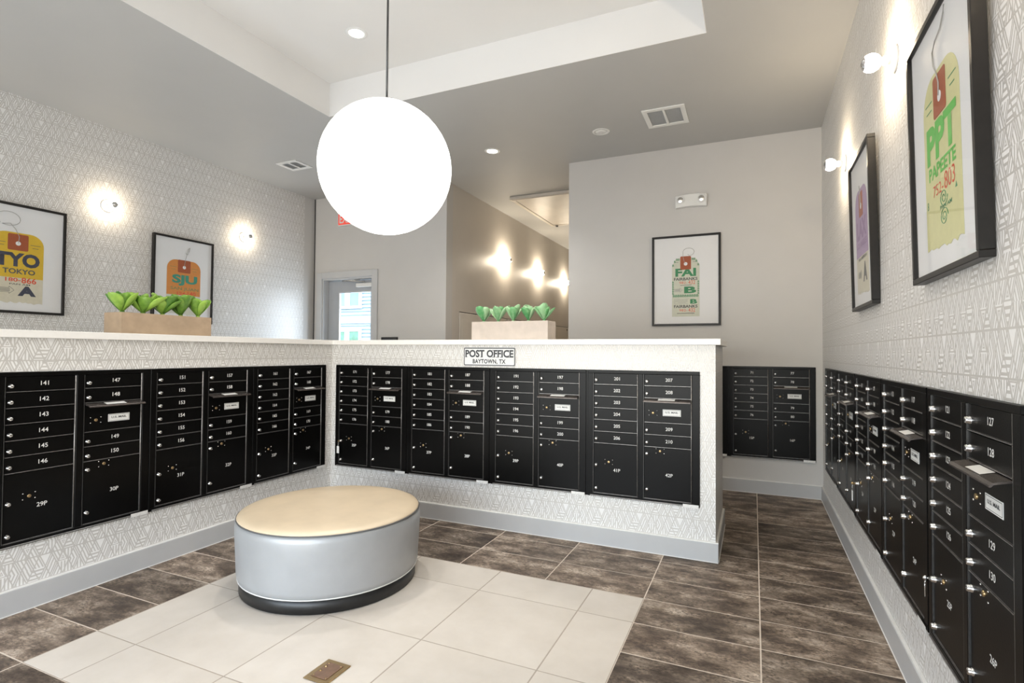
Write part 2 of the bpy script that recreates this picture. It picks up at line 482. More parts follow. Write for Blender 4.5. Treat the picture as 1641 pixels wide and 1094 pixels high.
# half-height partitions (0.9 m deep)
PD, PH = 0.905, 1.484
YL1 = 3.875
PL0 = -.6
nl1 = YL1-PL0; nl0 = YL1-2*PITCH_L-UW-PL0
wall('wall_partition_left', 'paper_wall', YC-PL0, PH, .16, [(nl0-E_, nl1+E_, ZM0-E_, ZM1+E_)], (XL, PL0, 0), FACE_L,
     extra=[(0, YC+PD-PL0, .161, PD, 0, PH)])
XC0 = -3.5775; XE = -.2394
nc0 = XC0-XL; nc1 = nc0+3*PITCH_C+UW
wall('wall_partition_center', 'paper_wall', XE-XL, PH, .16, [(nc0-E_, nc1+E_, ZM0-E_, ZM1+E_)], (XL, YC, 0), FACE_N,
     extra=[(-.1599, XE-XL, .161, PD, 0, PH)])
# ceiling with a raised white tray
TX0, TX1, TY0, TY1 = -3.742, -.2974, 1.27, 3.993
cb = MB()
for (a, b, c, d) in ((XLL-.2, TX0, REAR-.2, YB+.16), (TX1, XR+.3, REAR-.2, YB+.2), (TX0, TX1, REAR-.2, TY0), (TX0, TX1, TY1, YB+.16), (XH0-.2, XH1+.2, YB+.16, YB+7.5)):
    cb.box(a, b, c, d, ZC, ZC+.02)
ceil = structure(cb.build('ceiling', 'ceil'))
tb = MB()
tb.box(TX0-.02, TX1+.02, TY0-.02, TY1+.02, ZT, ZT+.02)
tb.box(TX0, TX0+.004, TY0, TY1, ZC-.0003, ZT).box(TX1-.004, TX1, TY0, TY1, ZC-.0003, ZT)
tb.box(TX0+.004, TX1-.004, TY0, TY0+.004, ZC-.0003, ZT).box(TX0+.004, TX1-.004, TY1-.004, TY1, ZC-.0003, ZT)
tb.build('tray', 'white_paint', ceil)

# floor: grout bed with every tile on it
fl = structure(MB().box(XLL-.2, XR+.3, REAR-.2, YB+7.5, -.06, -.0008).build('floor', 'grout'))
TXs, TYs, X0, Y0 = .6126, .308, .0275, 5.3633
def tile_mesh(w, d, mat):
    g = .0034
    w2, d2, c = w/2-g, d/2-g, .0005
    m = MB(); n = 0
    m.v = [(-w2,-d2,-.012),(w2,-d2,-.012),(w2,d2,-.012),(-w2,d2,-.012),
           (-w2,-d2,-c),(w2,-d2,-c),(w2,d2,-c),(-w2,d2,-c),
           (-w2+c,-d2+c,0),(w2-c,-d2+c,0),(w2-c,d2-c,0),(-w2+c,d2-c,0)]
    m.f = [(8,9,10,11)]
    for i in range(4):
        j = (i+1) % 4
        m.f += [(i, j, 4+j, 4+i), (4+i, 4+j, 8+j, 8+i)]
    m.sm = [False]*len(m.f); m.mi = [0]*len(m.f)
    return m.mesh('tile', mat)
MT['grout_tan'] = mat_plain('tan_grout', (.40,.345,.285), .8, vary=.08, scale=30)
tcache = {}
def tile(xa, xb, ya, yb, mat):
    k = (round(xb-xa, 4), round(yb-ya, 4), mat)
    if k not in tcache: tcache[k] = tile_mesh(xb-xa, yb-ya, mat)
    return put('tile', tcache[k], fl, ((xa+xb)/2, (ya+yb)/2, 0))
BX0, BX1, BY0, BY1 = X0-5*TXs, X0-TXs, Y0-13*TYs, Y0-7*TYs
MB().box(BX0, BX1, BY0, BY1, -.0009, -.0004).build('grout_bed', 'grout_tan', fl)
for ci in range(-1, 9):                       # columns between the joints X0-(ci+1)*TXs and X0-ci*TXs
    xb, xa = X0-ci*TXs, X0-(ci+1)*TXs
    for ri in range(-4, 21):
        yb, ya = Y0-ri*TYs, Y0-(ri+1)*TYs
        a, b, c, d = xa, xb, ya, yb
        if d <= -.6 or c >= YB: continue
        if a >= BX0-.01 and b <= BX1+.01 and c >= BY0-.01 and d <= BY1+.01: continue
        b = min(b, XR-.004); d = min(d, YB-.004)
        if a < XL+.05 and b < XL+.05: 
            continue                          # under and behind the left partition
        if c > YC+.3 and a < -1.9: continue   # never in view, behind the centre partition
        if a >= XL-.02 and b <= XE-.3 and c >= YC and d <= YC+PD-.05: continue
        a = max(a, XL+.003) if a < XL else a
        if b-a < .02 or d-c < .02: continue
        if a < XE and c < YC+PD-.01 and d > YC+.02:     # tiles that run up to the partition
            if b <= XE:
                d = min(d, YC-.002)
            elif c < YC: pass                 # the corner tile runs in under the partition
            elif a < XE: a = XE+.002
            if d-c < .02 or b-a < .02: continue
        tile(a, b, c, d, 'tile_d')
bxs = [BX1, BX1-TXs/2] + [BX1-TXs/2-TXs*k for k in (1, 2, 3)] + [BX0]
bys = [BY1, BY1-TYs, BY1-3*TYs, BY1-5*TYs, BY0]
for i in range(len(bxs)-1):
    for j in range(len(bys)-1):
        tile(bxs[i+1], bxs[i], bys[j+1], bys[j], 'tile_l')

# baseboards
def baseboard(name, L, loc, rz, h=.13, t=.018):
    m = MB(); m.box(0, L, -t, -.0005, .001, h)
    o = structure(m.build(name, 'base', None, loc, (0,0,rz), .002))
    MB().box(0, L, -t*.8, -.0005, h, h+.005).build('caulk_line', 'caulk', o)
    MB().box(0, L, -t-.004, -t, .001, .005).build('caulk_line', 'caulk', o)
    return o
baseboard('baseboard_right', YB-REAR-.02, (XR, YB-.018, 0), FACE_R)
baseboard('baseboard_back', XR-XH1-.0, (XH1, YB, 0), FACE_N)
baseboard('baseboard_back_left', XH0-DX1-.1, (DX1+.1, YB, 0), FACE_N)
baseboard('baseboard_partition_left', YC-PL0-.0185, (XL, PL0, 0), FACE_L)
baseboard('baseboard_partition_center', XE-XL+.018, (XL, YC, 0), FACE_N)
baseboard('baseboard_partition_end', PD, (XE, YC+.0, 0), FACE_L)
baseboard('baseboard_left', YB-REAR, (XLL, REAR, 0), FACE_L)
# dark joint strip in the far left corner
structure(MB().box(0, .014, -.012, -.001, 0, ZC-.002).build('trim_1', 'rod', None, (XLL+.018, YB, 0)))

# white quartz top on the L-shaped partition
OH = .038
cz0, cz1 = PH+.0005, ZK
ct = MB()
poly = [(XL-PD-OH, PL0), (XL+OH, PL0), (XL+OH, YC-OH), (XE+.035, YC-OH), (XE+.035, YC+PD+OH), (XL-PD-OH, YC+PD+OH)]
n = len(poly)
ct.v = [(x, y, cz0) for x, y in poly]+[(x, y, cz1) for x, y in poly]
ct.f = [tuple(reversed(range(n))), tuple(range(n, 2*n))]+[(i, (i+1) % n, n+(i+1) % n, n+i) for i in range(n)]
ct.sm = [False]*len(ct.f); ct.mi = [0]*len(ct.f)
tag(ct.build('countertop', 'quartz', None, bevel=.002), 'long white quartz countertop capping the L-shaped half-height mailbox walls', 'countertop')

# ------------------------------------------------------------------ mailboxes
RZ = .0872; PARC = UH-.046-6*.0872; DW = .324; XA, XB_ = .045, .418; ZB_ = .023          # row pitch, door width, column starts, first row
def door_mesh(rows, name):
    w, h = DW-.004, (PARC if rows == 4 else RZ*rows)-.004
    m = MB()
    m.box(0, w, -.008, .010, .0045, h)
    m.cur = 1
    m.box(0, w, -.0125, .010, 0, .0042)
    return m.mesh(name, ['black', 'edge'], .0008)
ME = {}
ME['door1'] = door_mesh(1, 'tenant_door'); ME['door4'] = door_mesh(4, 'parcel_door'); ME['door2'] = door_mesh(2, 'outgoing_door')
fm = MB()
fy0, fy1 = -.014, .10
fm.box(0, UW, fy0, fy1, UH-.023, UH)
fm.box(0, UW, fy0, fy1, 0, ZB_)
fm.box(0, XA-.008, fy0, fy1, ZB_, UH-.023)
fm.box(XA+DW+.006, XB_-.008, fy0, fy1, ZB_, UH-.023)
fm.box(XB_+DW+.006, UW, fy0, fy1, ZB_, UH-.023)
fm.box(0, UW, .085, .0999, ZB_, UH-.023)
ME['frame'] = fm.mesh('frame', 'black', .0015)
ME['sill'] = MB().box(.02, UW-.02, -.020, fy0, .004, .010).mesh('sill', 'edge', .001)
ME['hinge'] = MB().lathe([(.0035, 0), (.0035, 6*RZ+PARC-.004)], 8).mesh('hinge', 'edge')
ME['jamb'] = MB().box(0, .0035, -.013, .012, 0, 6*RZ+PARC-.004).mesh('jamb', 'edge2')
lk = MB()
lk.lathe([(.0, -.024), (.0085, -.024), (.0105, -.022), (.0105, -.014), (.0125, -.013), (.0125, -.0075)], 16, 'y', caps=False)
ME['lock'] = lk.mesh('lock', 'chrome')
ME['keyhole'] = MB().box(-.0010, .0010, -.0246, -.0235, -.005, .005).mesh('keyhole', 'black_dk')
ME['klock'] = MB().lathe([(0, -.013), (.007, -.013), (.009, -.012), (.009, -.0075)], 14, 'y', caps=False).mesh('carrier_lock', 'brass')
ME['screw'] = MB().lathe([(0, -.0098), (.0028, -.0098), (.0034, -.0075)], 8, 'y', caps=False).mesh('screw', 'nickel')
def screws(d, x, z):
    for dx in (-.028, .028):
        for dz in (-.016, .016): put('screw', ME['screw'], d, (x+dx, 0, z+dz))
vz = MB()
# outgoing-mail flap: a thin bent plate leaning outwards
pr = [(-.006, .012), (-.010, .017), (-.052, .007), (-.060, .000), (-.060, -.005), (-.056, -.005), (-.050, .002), (-.010, .011)]
k = len(pr); w = DW-.002
vz.v = [(0, y, z) for y, z in pr]+[(w, y, z) for y, z in pr]
vz.f = [tuple(range(k)), tuple(reversed(range(k, 2*k)))]+[(i, k+i, k+(i+1) % k, (i+1) % k) for i in range(k)]
vz.sm = [False]*len(vz.f); vz.mi = [0]*len(vz.f)
ME['visor'] = vz.mesh('mail_flap', 'visor')
ME['vlabel'] = MB().quad([(.10, -.012, .0168), (.215, -.012, .0168), (.215, -.047, .0085), (.10, -.047, .0085)]).mesh('flap_label', 'white')
lb = MB(); lb.box(0, .124, -.0092, -.0078, 0, .046)
lb.cur = 1
for a, b, c, d in ((.004,.120,.041,.0425),(.004,.120,.0035,.005),(.004,.0052,.0035,.0425),(.1188,.120,.0035,.0425)): lb.box(a, b, -.0095, -.0090, c, d)
ME['uslabel'] = lb.mesh('mail_label', ['white', 'ink'])
ME['sticker'] = MB().box(0, .105, fy0-.0075, fy0-.0063, -.005, .019).mesh('sticker', 'sticker')
NUMH = .0240

def mailbox_unit(first, parcel, loc, rz, label):
    u = empty('mailbox_unit', loc, rz)
    tag(u, label, 'mailbox', 'black recessed mailbox units')
    put('frame', ME['frame'], u); put('sill', ME['sill'], u)
    for x in (XA, XB_):
        put('hinge', ME['hinge'], u, (x+DW+.0005, -.009, ZB_+.002))
        put('jamb', ME['jamb'], u, (x-.0055, 0, ZB_+.002))
    def door(col, row, rows, num, kind):
        x = (XA, XB_)[col]+.002; z = (ZB_ if rows == 4 else UH-.023-RZ*(row+rows))+.002
        h = RZ*rows
        d = put({1: 'tenant_door', 4: 'parcel_door'}[rows], ME['door%d' % rows], u, (x, 0, z))
        def lock(lx, lz):
            l = put('lock', ME['lock'], d, (lx, 0, lz)); 
            kk = put('keyhole', ME['keyhole'], d, (lx, 0, lz), (0, random.uniform(-.5, .5), 0))
        if rows == 1:
            lock(.018, h/2-.010)
            put('number', text_mesh(num, NUMH, None, .010), d, (DW*.53, -.0084, h/2+.002))
        else:
            hi, lo, kx, kz, nz = ((.209, .037, .112, .235, .178) if col == 0 else (.322, .068, .110, .344, .178))
            lock(.018, hi); lock(.018, lo)
            put('carrier_lock', ME['klock'], d, (kx, 0, kz)); screws(d, kx, kz)
            put('number', text_mesh(num, NUMH, None, .010), d, (DW*.53, -.0084, nz))
        return d
    for r in range(6): door(0, r, 1, str(first+r), 't')
    door(0, 6, 4, '%dP' % parcel, 'p')
    for r, n_ in ((0, 6), (1, 7), (4, 8), (5, 9)): door(1, r, 1, str(first+n_), 't')
    door(1, 6, 4, '%dP' % (parcel+1), 'p')
    zo = UH-.023-RZ*4+.002
    d = put('outgoing_door', ME['door2'], u, (XB_+.002, 0, zo))
    v = put('mail_flap', ME['visor'], d, (-.001, 0, RZ*2-.020)); put('flap_label', ME['vlabel'], d, (-.001, -.0002, RZ*2-.0192))
    l = put('mail_label', ME['uslabel'], d, (.128, 0, .052))
    put('lettering', text_mesh('U.S. MAIL', .0125, .088, .02, 'ink'), d, (.190, -.0100, .078))
    put('carrier_lock', ME['klock'], d, (.060, 0, .070)); screws(d, .060, .070)
    put('sticker', ME['sticker'], u, (UW-.11, 0, 0))
    return u

units = {}
for i in range(3):                      # left partition: far unit is 161
    f = 141+10*i
    units[f] = mailbox_unit(f, 29+2*i, (XL, YL1-(2-i)*PITCH_L-UW, ZM0), FACE_L,
        ('leftmost black mailbox unit on the left half wall, boxes 141 to 150', 'middle black mailbox unit on the left half wall, boxes 151 to 160', 'black mailbox unit on the left half wall beside the inner corner, boxes 161 to 170')[i])
for i in range(4):
    f = 171+10*i
    units[f] = mailbox_unit(f, 35+2*i, (XC0+i*PITCH_C, YC, ZM0), FACE_N,
        ('black mailbox unit with a white key tag beside the inner corner, boxes 171 to 180', 'black mailbox unit just left of below the POST OFFICE sign', 'black mailbox unit just right of below the POST OFFICE sign', 'rightmost black mailbox unit on the POST OFFICE half wall, boxes 201 to 210')[i])
for i in range(5):
    f = 81+10*i
    units[f] = mailbox_unit(f, 17+2*i, (XR, YR0-i*PITCH_R, ZM0), FACE_R,
        ('farthest black mailbox unit on the right wall', 'second farthest black mailbox unit on the right wall', 'middle black mailbox unit on the right wall, with a white key tag', 'second nearest black mailbox unit on the right wall', 'nearest black mailbox unit on the right wall, boxes 121 to 130')[i])
units[71] = mailbox_unit(71, 15, (XB1-UW, YB, ZM0), FACE_N, 'black mailbox unit beside the right corner on the grey back wall, boxes 71 to 80')
units[61] = mailbox_unit(61, 13, (XB1-UW-PITCH_C, YB, ZM0), FACE_N, 'black mailbox unit on the back wall, almost wholly hidden by the half wall end')
# black filler strips closing the joints between units
def fillers(base, rz, pitch, count):
    for i in range(count-1):
        c, s = math.cos(rz), math.sin(rz)
        dx = i*pitch+UW
        o = MB().box(.0003, pitch-UW-.0003, -.009, .08, 0, UH).build('trim_2', 'black', None, (base[0]+c*dx, base[1]+s*dx, base[2]), (0,0,rz))
        structure(o)
fillers((XL, YL1-2*PITCH_L-UW, ZM0), FACE_L, PITCH_L, 3)
fillers((XC0, YC, ZM0), FACE_N, PITCH_C, 4)
fillers((XR, YR0, ZM0), FACE_R, PITCH_R, 5)
fillers((XB1-UW-PITCH_C, YB, ZM0), FACE_N, PITCH_C, 2)

# keys left in parcel locks
def keys(unit, with_tag, label):
    e = empty('key_set', unit.location, unit.rotation_euler.z)
    e.location.z += ZB_+.002+.209
    lx = XA+.002+.018
    kb = MB(); kb.box(lx-.0011, lx+.0011, -.031, -.0248, -.0045, .0045); kb.lathe([(.0, -.0012), (.010, -.0012), (.010, .0012), (0, .0012)], 14, 'x', (lx, -.038, 0), caps=False)
    kb.build('key', 'brass' if with_tag else 'nickel', e)
    a = [(lx-.004+.005*math.cos(t), -.040, -.020+.016*math.sin(t)) for t in [2*PI*i/16 for i in range(17)]]
    MB().tube(a, .0012, 6).build('key_ring', 'nickel', e)
    if with_tag:
        MB().box(lx-.020, lx+.008, -.043, -.038, -.112, -.046).build('key_tag', 'white', e, bevel=.002)
        MB().tube([(lx-.006, -.040, -.034), (lx-.006, -.040, -.048)], .0015, 6).build('link', 'nickel', e)
    else:
        MB().box(lx-.008, lx+.000, -.0415, -.039, -.070, -.033).build('key', 'nickel', e, bevel=.001)
    tag(e, label, 'keys')
keys(units[171], True, 'key with white tag hanging from the lock of parcel box 35P')
keys(units[101], True, 'key with white tag hanging from a parcel lock on the right wall')
keys(units[121], False, 'small bare key hanging in the lock of parcel box 25P')

# POST OFFICE sign
sg = empty('post_office_sign', (-1.978, YC-.0005, 1.3875))
def rrect(w, h, r, n=5):
    out = []
    for cx, cz, a0 in ((w/2-r, h/2-r, 0), (-w/2+r, h/2-r, 90), (-w/2+r, -h/2+r, 180), (w/2-r, -h/2+r, 270)):
        for i in range(n+1):
            a = math.radians(a0+90*i/n); out.append((cx+r*math.cos(a), cz+r*math.sin(a)))
    return out
SW, SH = .472, .152
MB().plate(rrect(SW, SH, .010), -.008, 0).build('board', 'signwhite', sg)
o_, i_ = rrect(SW-.005, SH-.005, .009), rrect(SW-.020, SH-.020, .005)
bo = MB()
for k in range(len(o_)):
    j = (k+1) % len(o_)
    bo.quad([(o_[k][0], -.0085, o_[k][1]), (o_[j][0], -.0085, o_[j][1]), (i_[j][0], -.0085, i_[j][1]), (i_[k][0], -.0085, i_[k][1])])
bo.build('border', 'ink', sg)
put('lettering', text_mesh('POST OFFICE', .062, .438, .034, 'ink'), sg, (0, -.0088, .025))
put('lettering', text_mesh('BAYTOWN, TX', .042, .300, .030, 'ink', spacing=1.08), sg, (0, -.0088, -.041))
# slab serifs on the upright strokes of the upper line
sf = MB()
for x in (-.211, -.068, .036, .073, .110, .173):
    sf.box(x-.010, x+.010, -.0090, -.0086, -.005, -.0005)
for x in (-.211, .036, .073, .110, .173): sf.box(x-.010, x+.008, -.0090, -.0086, .0505, .055)
sf.build('serifs', 'ink', sg)
tag(sg, 'white framed POST OFFICE BAYTOWN, TX sign above the centre mailboxes', 'sign')

# ------------------------------------------------------------------ ottoman
ot = empty('ottoman', (-2.449, 2.685, 0))
R1 = .550
MB().lathe([(.515, .0005), (.5245, .004), (.5245, .078), (.51, .082)], 72).build('plinth', 'plinth', ot)
MB().lathe([(.50, .0825), (.533, .083), (.541, .115), (.547, .24), (.552, .34), (.553, .385), (.549, .410), (.541, .424), (.53, .428)], 72).build('side_upholstery', 'side', ot)
prof = [(.541, .4265), (.545, .4285), (.538, .438), (.50, .4475), (.42, .455), (.30, .459), (.15, .461), (.0, .4615)]
MB().lathe(prof, 72, caps=False).build('seat_top', 'seat', ot)
def ring(r, z, t, mat, name):
    MB().lathe([(r-t, z), (r-t*.3, z+t), (r+t*.8, z+t*.7), (r+t, z), (r+t*.7, z-t*.8), (r-t*.3, z-t), (r-t, z)], 72, caps=False).build(name, mat, ot)
ring(.5445, .4265, .0042, 'pipe_d', 'top_piping'); ring(.533, .0845, .004, 'pipe_w', 'bottom_piping')
tag(ot, 'round ottoman with tan seat and silver grey vinyl side on the cream floor tiles', 'ottoman')

# ------------------------------------------------------------------ globe pendant
gl = empty('pendant_lamp', (-2.02, 2.633, ZT))
gz, gr = 2.525-ZT, .393
MB().lathe([(gr*math.sin(PI*k/24), gz-gr*math.cos(PI*k/24)) for k in range(25)], 56, caps=False).build('globe', 'globe', gl)
MB().lathe([(.085, gz+gr*.978), (.085, gz+gr+.004), (.03, gz+gr+.016), (.012, gz+gr+.035), (.0, gz+gr+.036)], 40, caps=False).build('cap', 'nickel', gl)
MB().lathe([(.0065, gz+gr+.03), (.0065, -.02)], 12).build('rod', 'rod', gl)
MB().lathe([(0, -.03), (.055, -.028), (.065, -.02), (.065, -.0005)], 40).build('ceiling_canopy', 'nickel', gl)
tag(gl, 'large white glowing globe pendant hanging on a thin dark rod', 'pendant lamp')

# ------------------------------------------------------------------ recessed ceiling lights
def downlight(x, y, z, lit, label, energy=0, color=(1,.96,.91)):
    e = empty('downlight', (x, y, z))
    MB().lathe([(.060, -.0005), (.062, -.006), (.085, -.004), (.088, -.0005)], 36, caps=False).build('trim_ring', 'white', e)
    if lit:
        MB().lathe([(0, -.003), (.060, -.003), (.060, -.0008), (0, -.0008)], 32, caps=False).build('lens', 'lens', e)
        l = bpy.data.lights.new('downlight_beam', 'SPOT'); l.energy = energy; l.color = color
        l.spot_size = math.radians(115); l.spot_blend = .9; l.shadow_soft_size = .05
        o = bpy.data.objects.new('downlight_beam', l); COL.objects.link(o); o.parent = e; o.location = (0, 0, -.012)
    else:
        MB().lathe([(0, -.012), (.03, -.011), (.058, -.003), (.058, -.0008)], 32, caps=False).build('lens', 'white', e)
        MB().lathe([(.018, -.0125), (.020, -.014), (.024, -.0125)], 24, caps=False).build('sensor_ring', 'sticker', e)
    tag(e, label, 'ceiling light')
    return e
downlight(-2.942, 3.429, ZT, True, 'lit recessed downlight in the white ceiling tray', 95)
downlight(-1.10, 3.429, ZT, True, 'lit recessed downlight at the right of the ceiling tray', 95)
downlight(-2.942, 1.83, ZT, True, 'lit recessed downlight at the near left of the ceiling tray', 95)
downlight(-1.10, 1.83, ZT, True, 'lit recessed downlight at the near right of the ceiling tray', 95)
downlight(-2.681, 5.405, ZC, True, 'lit recessed downlight in the grey ceiling before the hallway', 90)
downlight(-1.422, 5.365, ZC, False, 'unlit round white fitting in the grey ceiling beside the vent')

# ------------------------------------------------------------------ air vents
def vent(x0, x1, y0, y1, label):
    e = empty('air_vent', ((x0+x1)/2, (y0+y1)/2, ZC))
    w, d = (x1-x0)/2, (y1-y0)/2; b = .045
    f = MB(); f.box(-w, w, -d, -d+b, -.012, -.0005).box(-w, w, d-b, d, -.012, -.0005).box(-w, -w+b, -d+b, d-b, -.012, -.0005).box(w-b, w, -d+b, d-b, -.012, -.0005).box(-.012, .012, -d+b, d-b, -.012, -.0005)
    f.build('frame', 'white', e, bevel=.002)
    MB().box(-w+b, w-b, -d+b, d-b, -.002, -.0006).build('duct_back', 'trimw', e)
    for sx0, sx1 in ((-w+b, -.012), (.012, w-b)):
        n_ = 14; g = MB()
        for i in range(n_):
            y = -d+b+(2*(d-b))*(i+.5)/n_
            g.quad([(sx0, y-.006, -.010), (sx1, y-.006, -.010), (sx1, y+.008, -.003), (sx0, y+.008, -.003)])
        g.build('louver', 'white', e)
    tag(e, label, 'vent')
vent(-.955, -.567, 5.045, 5.461, 'white square ceiling vent above the framed FAI poster')
vent(-5.265, -4.944, 4.73, 5.008, 'white ceiling vent near the far left papered wall')

# ------------------------------------------------------------------ wall sconces
def sconce(loc, rz, label, group, bulb='bulb'):
    e = empty('wall_sconce', loc, rz)
    MB().lathe([(.0, -.020), (.030, -.020), (.052, -.017), (.064, -.010), (.064, -.0005)], 32, 'y', caps=False).build('wall_plate', 'white', e)
    MB().lathe([(.021, -.018), (.021, -.050), (.017, -.052)], 24, 'y').build('socket', 'white', e)
    r = .043; c = -.100
    th = [PI*.13+(PI*.60)*k/12 for k in range(13)]          # from the neck (near the wall) to past the equator
    MB().lathe([(.014, -.052), (.016, -.058)]+[(r*math.sin(a), c+r*math.cos(a)) for a in th], 28, 'y', caps=False).build('bulb', bulb, e)
    th = [PI*.73+(PI*.27)*k/6 for k in range(7)]
    MB().lathe([(max(1e-4, r*1.006*math.sin(a)), c+r*1.006*math.cos(a)) for a in th], 28, 'y', caps=False).build('silver_tip', 'chrome', e)
    tag(e, label, 'wall lamp', group)
sconce((XLL, 3.296, 2.885), FACE_L, 'lit bulb sconce between the TYO and SJU posters', 'bulb sconces on the left wall')
sconce((XLL, 4.90, 2.885), FACE_L, 'lit bulb sconce right of the SJU poster', 'bulb sconces on the left wall')
sconce((XLL, 1.70, 2.885), FACE_L, 'lit bulb sconce left of the TYO poster', 'bulb sconces on the left wall')
sconce((XR, 3.065, 2.835), FACE_R, 'lit bulb sconce between the PPT and LAX posters', 'bulb sconces on the right wall', 'bulb_right')
sconce((XR, 4.60, 2.835), FACE_R, 'lit bulb sconce beyond the LAX poster on the right wall', 'bulb sconces on the right wall', 'bulb_right')
sconce((XR, 1.53, 2.835), FACE_R, 'lit bulb sconce on the near side of the PPT poster', 'bulb sconces on the right wall', 'bulb_right')
for k, y in enumerate((7.90, 9.42, 10.95)):
    sconce((XH0, y, 2.92), FACE_L, ('nearest', 'middle', 'farthest')[k]+' of the three lit bulb sconces on the hallway wall', 'bulb sconces in the hallway', 'bulb_hall')

# ------------------------------------------------------------------ framed posters
def rgbmat(name, c): 
    MT[name] = mat_plain(name, c, .6, vary=.04, scale=25); return name
rgbmat('p_yellow', (.68,.45,.03)); rgbmat('p_cream', (.66,.62,.49)); rgbmat('p_orange', (.66,.26,.06)); rgbmat('p_purple', (.40,.28,.46))
rgbmat('p_lime', (.66,.64,.33)); rgbmat('p_sage', (.62,.63,.52)); rgbmat('p_patch', (.36,.085,.028)); rgbmat('p_navy', (.05,.055,.085))
rgbmat('p_red', (.70,.10,.04)); rgbmat('p_green', (.045,.24,.10)); rgbmat('p_bright', (.12,.50,.08)); rgbmat('p_teal', (.05,.28,.20))
rgbmat('p_dgrey', (.10,.10,.095)); rgbmat('p_violet', (.28,.17,.34)); rgbmat('p_string', (.42,.41,.38)); rgbmat('p_olive', (.22,.26,.10)); rgbmat('p_blue', (.20,.45,.60))
rgbmat('p_mgrey', (.33,.33,.31))

def poster(loc, rz, W, H, tilt, label, build, depth=.04):
    e = empty('framed_poster', loc, rz, tilt)
    b = .022
    fr = MB(); fr.box(0, W, -depth, -.001, 0, b).box(0, W, -depth, -.001, H-b, H).box(0, b, -depth, -.001, b, H-b).box(W-b, W, -depth, -.001, b, H-b)
    fr.build('frame', 'frame', e, bevel=.002)
    MB().box(b, W-b, -depth+.016, -depth+.020, b, H-b).build('paper', 'mat', e)
    MB().quad([(b, -depth+.007, b), (W-b, -depth+.007, b), (W-b, -depth+.007, H-b), (b, -depth+.007, H-b)]).build('glazing', 'glass', e)
    tg = empty('luggage_tag', (W/2, -depth+.0155, 0)); tg.parent = e
    build(tg)
    tag(e, label, 'picture')
def arch(w, z0, z1, r, torn=0.0, seed=1):
    rnd = random.Random(seed)
    pts = []
    n_ = 18
    for i in range(n_+1):
        x = -w+2*w*i/n_
        pts.append((x, z0+(rnd.uniform(-torn, torn) if torn else 0)-(torn*1.2*i/n_)))
    pts += [(w-r+r*math.cos(a), z1-r+r*math.sin(a)) for a in [PI/2*k/7 for k in range(8)]]
    pts += [(-w+r+r*math.cos(a), z1-r+r*math.sin(a)) for a in [PI/2+PI/2*k/7 for k in range(8)]]
    return pts
def T_(tg, s, x, z, h, w, mat, weight=.02):
    put('lettering', text_mesh(s, h, w, weight, mat), tg, (x, -.0016, z))
def R_(tg, x0, x1, z0, z1, mat, name='print', y=-.0010, th=.0004):
    MB().box(x0, x1, y-th, y, z0, z1).build(name, mat, tg)
def patch_string(tg, z, r, pts, w=.073):
    MB().plate([(x, zz+z) for x, zz in rrect(2*w, .145, .012)], -.0022, -.0014).build('eyelet_patch', 'p_patch', tg)
    MB().lathe([(0, -.0030), (.016, -.0030), (.019, -.0022)], 20, 'y', (0, 0, z-.010), caps=False).build('eyelet', 'mat', tg)
    MB().tube([(x, -.0042, zz) for x, zz in pts], .0022, 6).build('string', 'p_string', tg)
def lines(tg, spots, mat):
    m = MB()
    for x0, x1, z, t in spots: m.box(x0, x1, -.0014, -.0010, z, z+t)
    m.build('fine_print', mat, tg)
def arrow(tg, x0, x1, z0, z1, mat):
    zc = (z0+z1)/2; hh = (z1-z0)/2
    m = MB()
    out = [(x0, zc-hh*.6), (x1-hh*1.1, zc-hh*.6), (x1-hh*1.1, z0), (x1, zc), (x1-hh*1.1, z1), (x1-hh*1.1, zc+hh*.6), (x0, zc+hh*.6)]
    k = .0028
    for i in range(len(out)):
        (ax, az), (bx, bz) = out[i], out[(i+1) % len(out)]
        dx, dz = bx-ax, bz-az; l = math.hypot(dx, dz); nx, nz = -dz/l*k/2, dx/l*k/2
        m.quad([(ax+nx, -.0014, az+nz), (ax-nx, -.0014, az-nz), (bx-nx, -.0014, bz-nz), (bx+nx, -.0014, bz+nz)])
    for q in (-.3, 0, .3): m.box(x0+.008, x1-hh*.9, -.0016, -.0012, zc+hh*q-.002, zc+hh*q+.002)
    m.build('arrow', mat, tg)
def two_tone(tg, w, top, low, seed):
    MB().plate(arch(w, .10, .715, .105, .009, seed), -.0008, 0).build('tag_card', low, tg)
    pts = [(-w, .315), (w, .315)]+arch(w, .10, .715, .105)[19:]
    MB().plate(pts, -.0012, -.0008).build('tag_top', top, tg)
loop = lambda cx, cz, r, a0, a1, n_=18: [(cx+r*math.cos(math.radians(a0+(a1-a0)*k/n_)), cz+r*.72*math.sin(math.radians(a0+(a1-a0)*k/n_))) for k in range(n_+1)]
def tyo(tg):
    two_tone(tg, .19, 'p_yellow', 'p_cream', 3)
    patch_string(tg, .630, .0, [(0, .622), (.006, .68), (-.02, .74), (-.06, .79)]+loop(-.075, .83, .085, -120, 230), .074)
    T_(tg, 'TYO', 0, .475, .125, .325, 'p_navy', .05); T_(tg, 'TOKYO', .012, .372, .046, .235, 'p_dgrey', .03)
    T_(tg, '180-', -.03, .296, .034, .11, 'p_red', .02); T_(tg, '866', .085, .296, .052, .11, 'p_red', .02)
    T_(tg, 'PAN AM', .02, .258, .013, .15, 'p_dgrey', .02); T_(tg, 'A', .073, .20, .088, .135, 'p_navy', .06)
    arrow(tg, -.15, -.02, .17, .235, 'p_dgrey')
    lines(tg, [(.09, .165, .618, .004), (.105, .15, .592, .004), (-.165, -.09, .618, .004), (-.15, -.10, .592, .004)], 'p_dgrey')
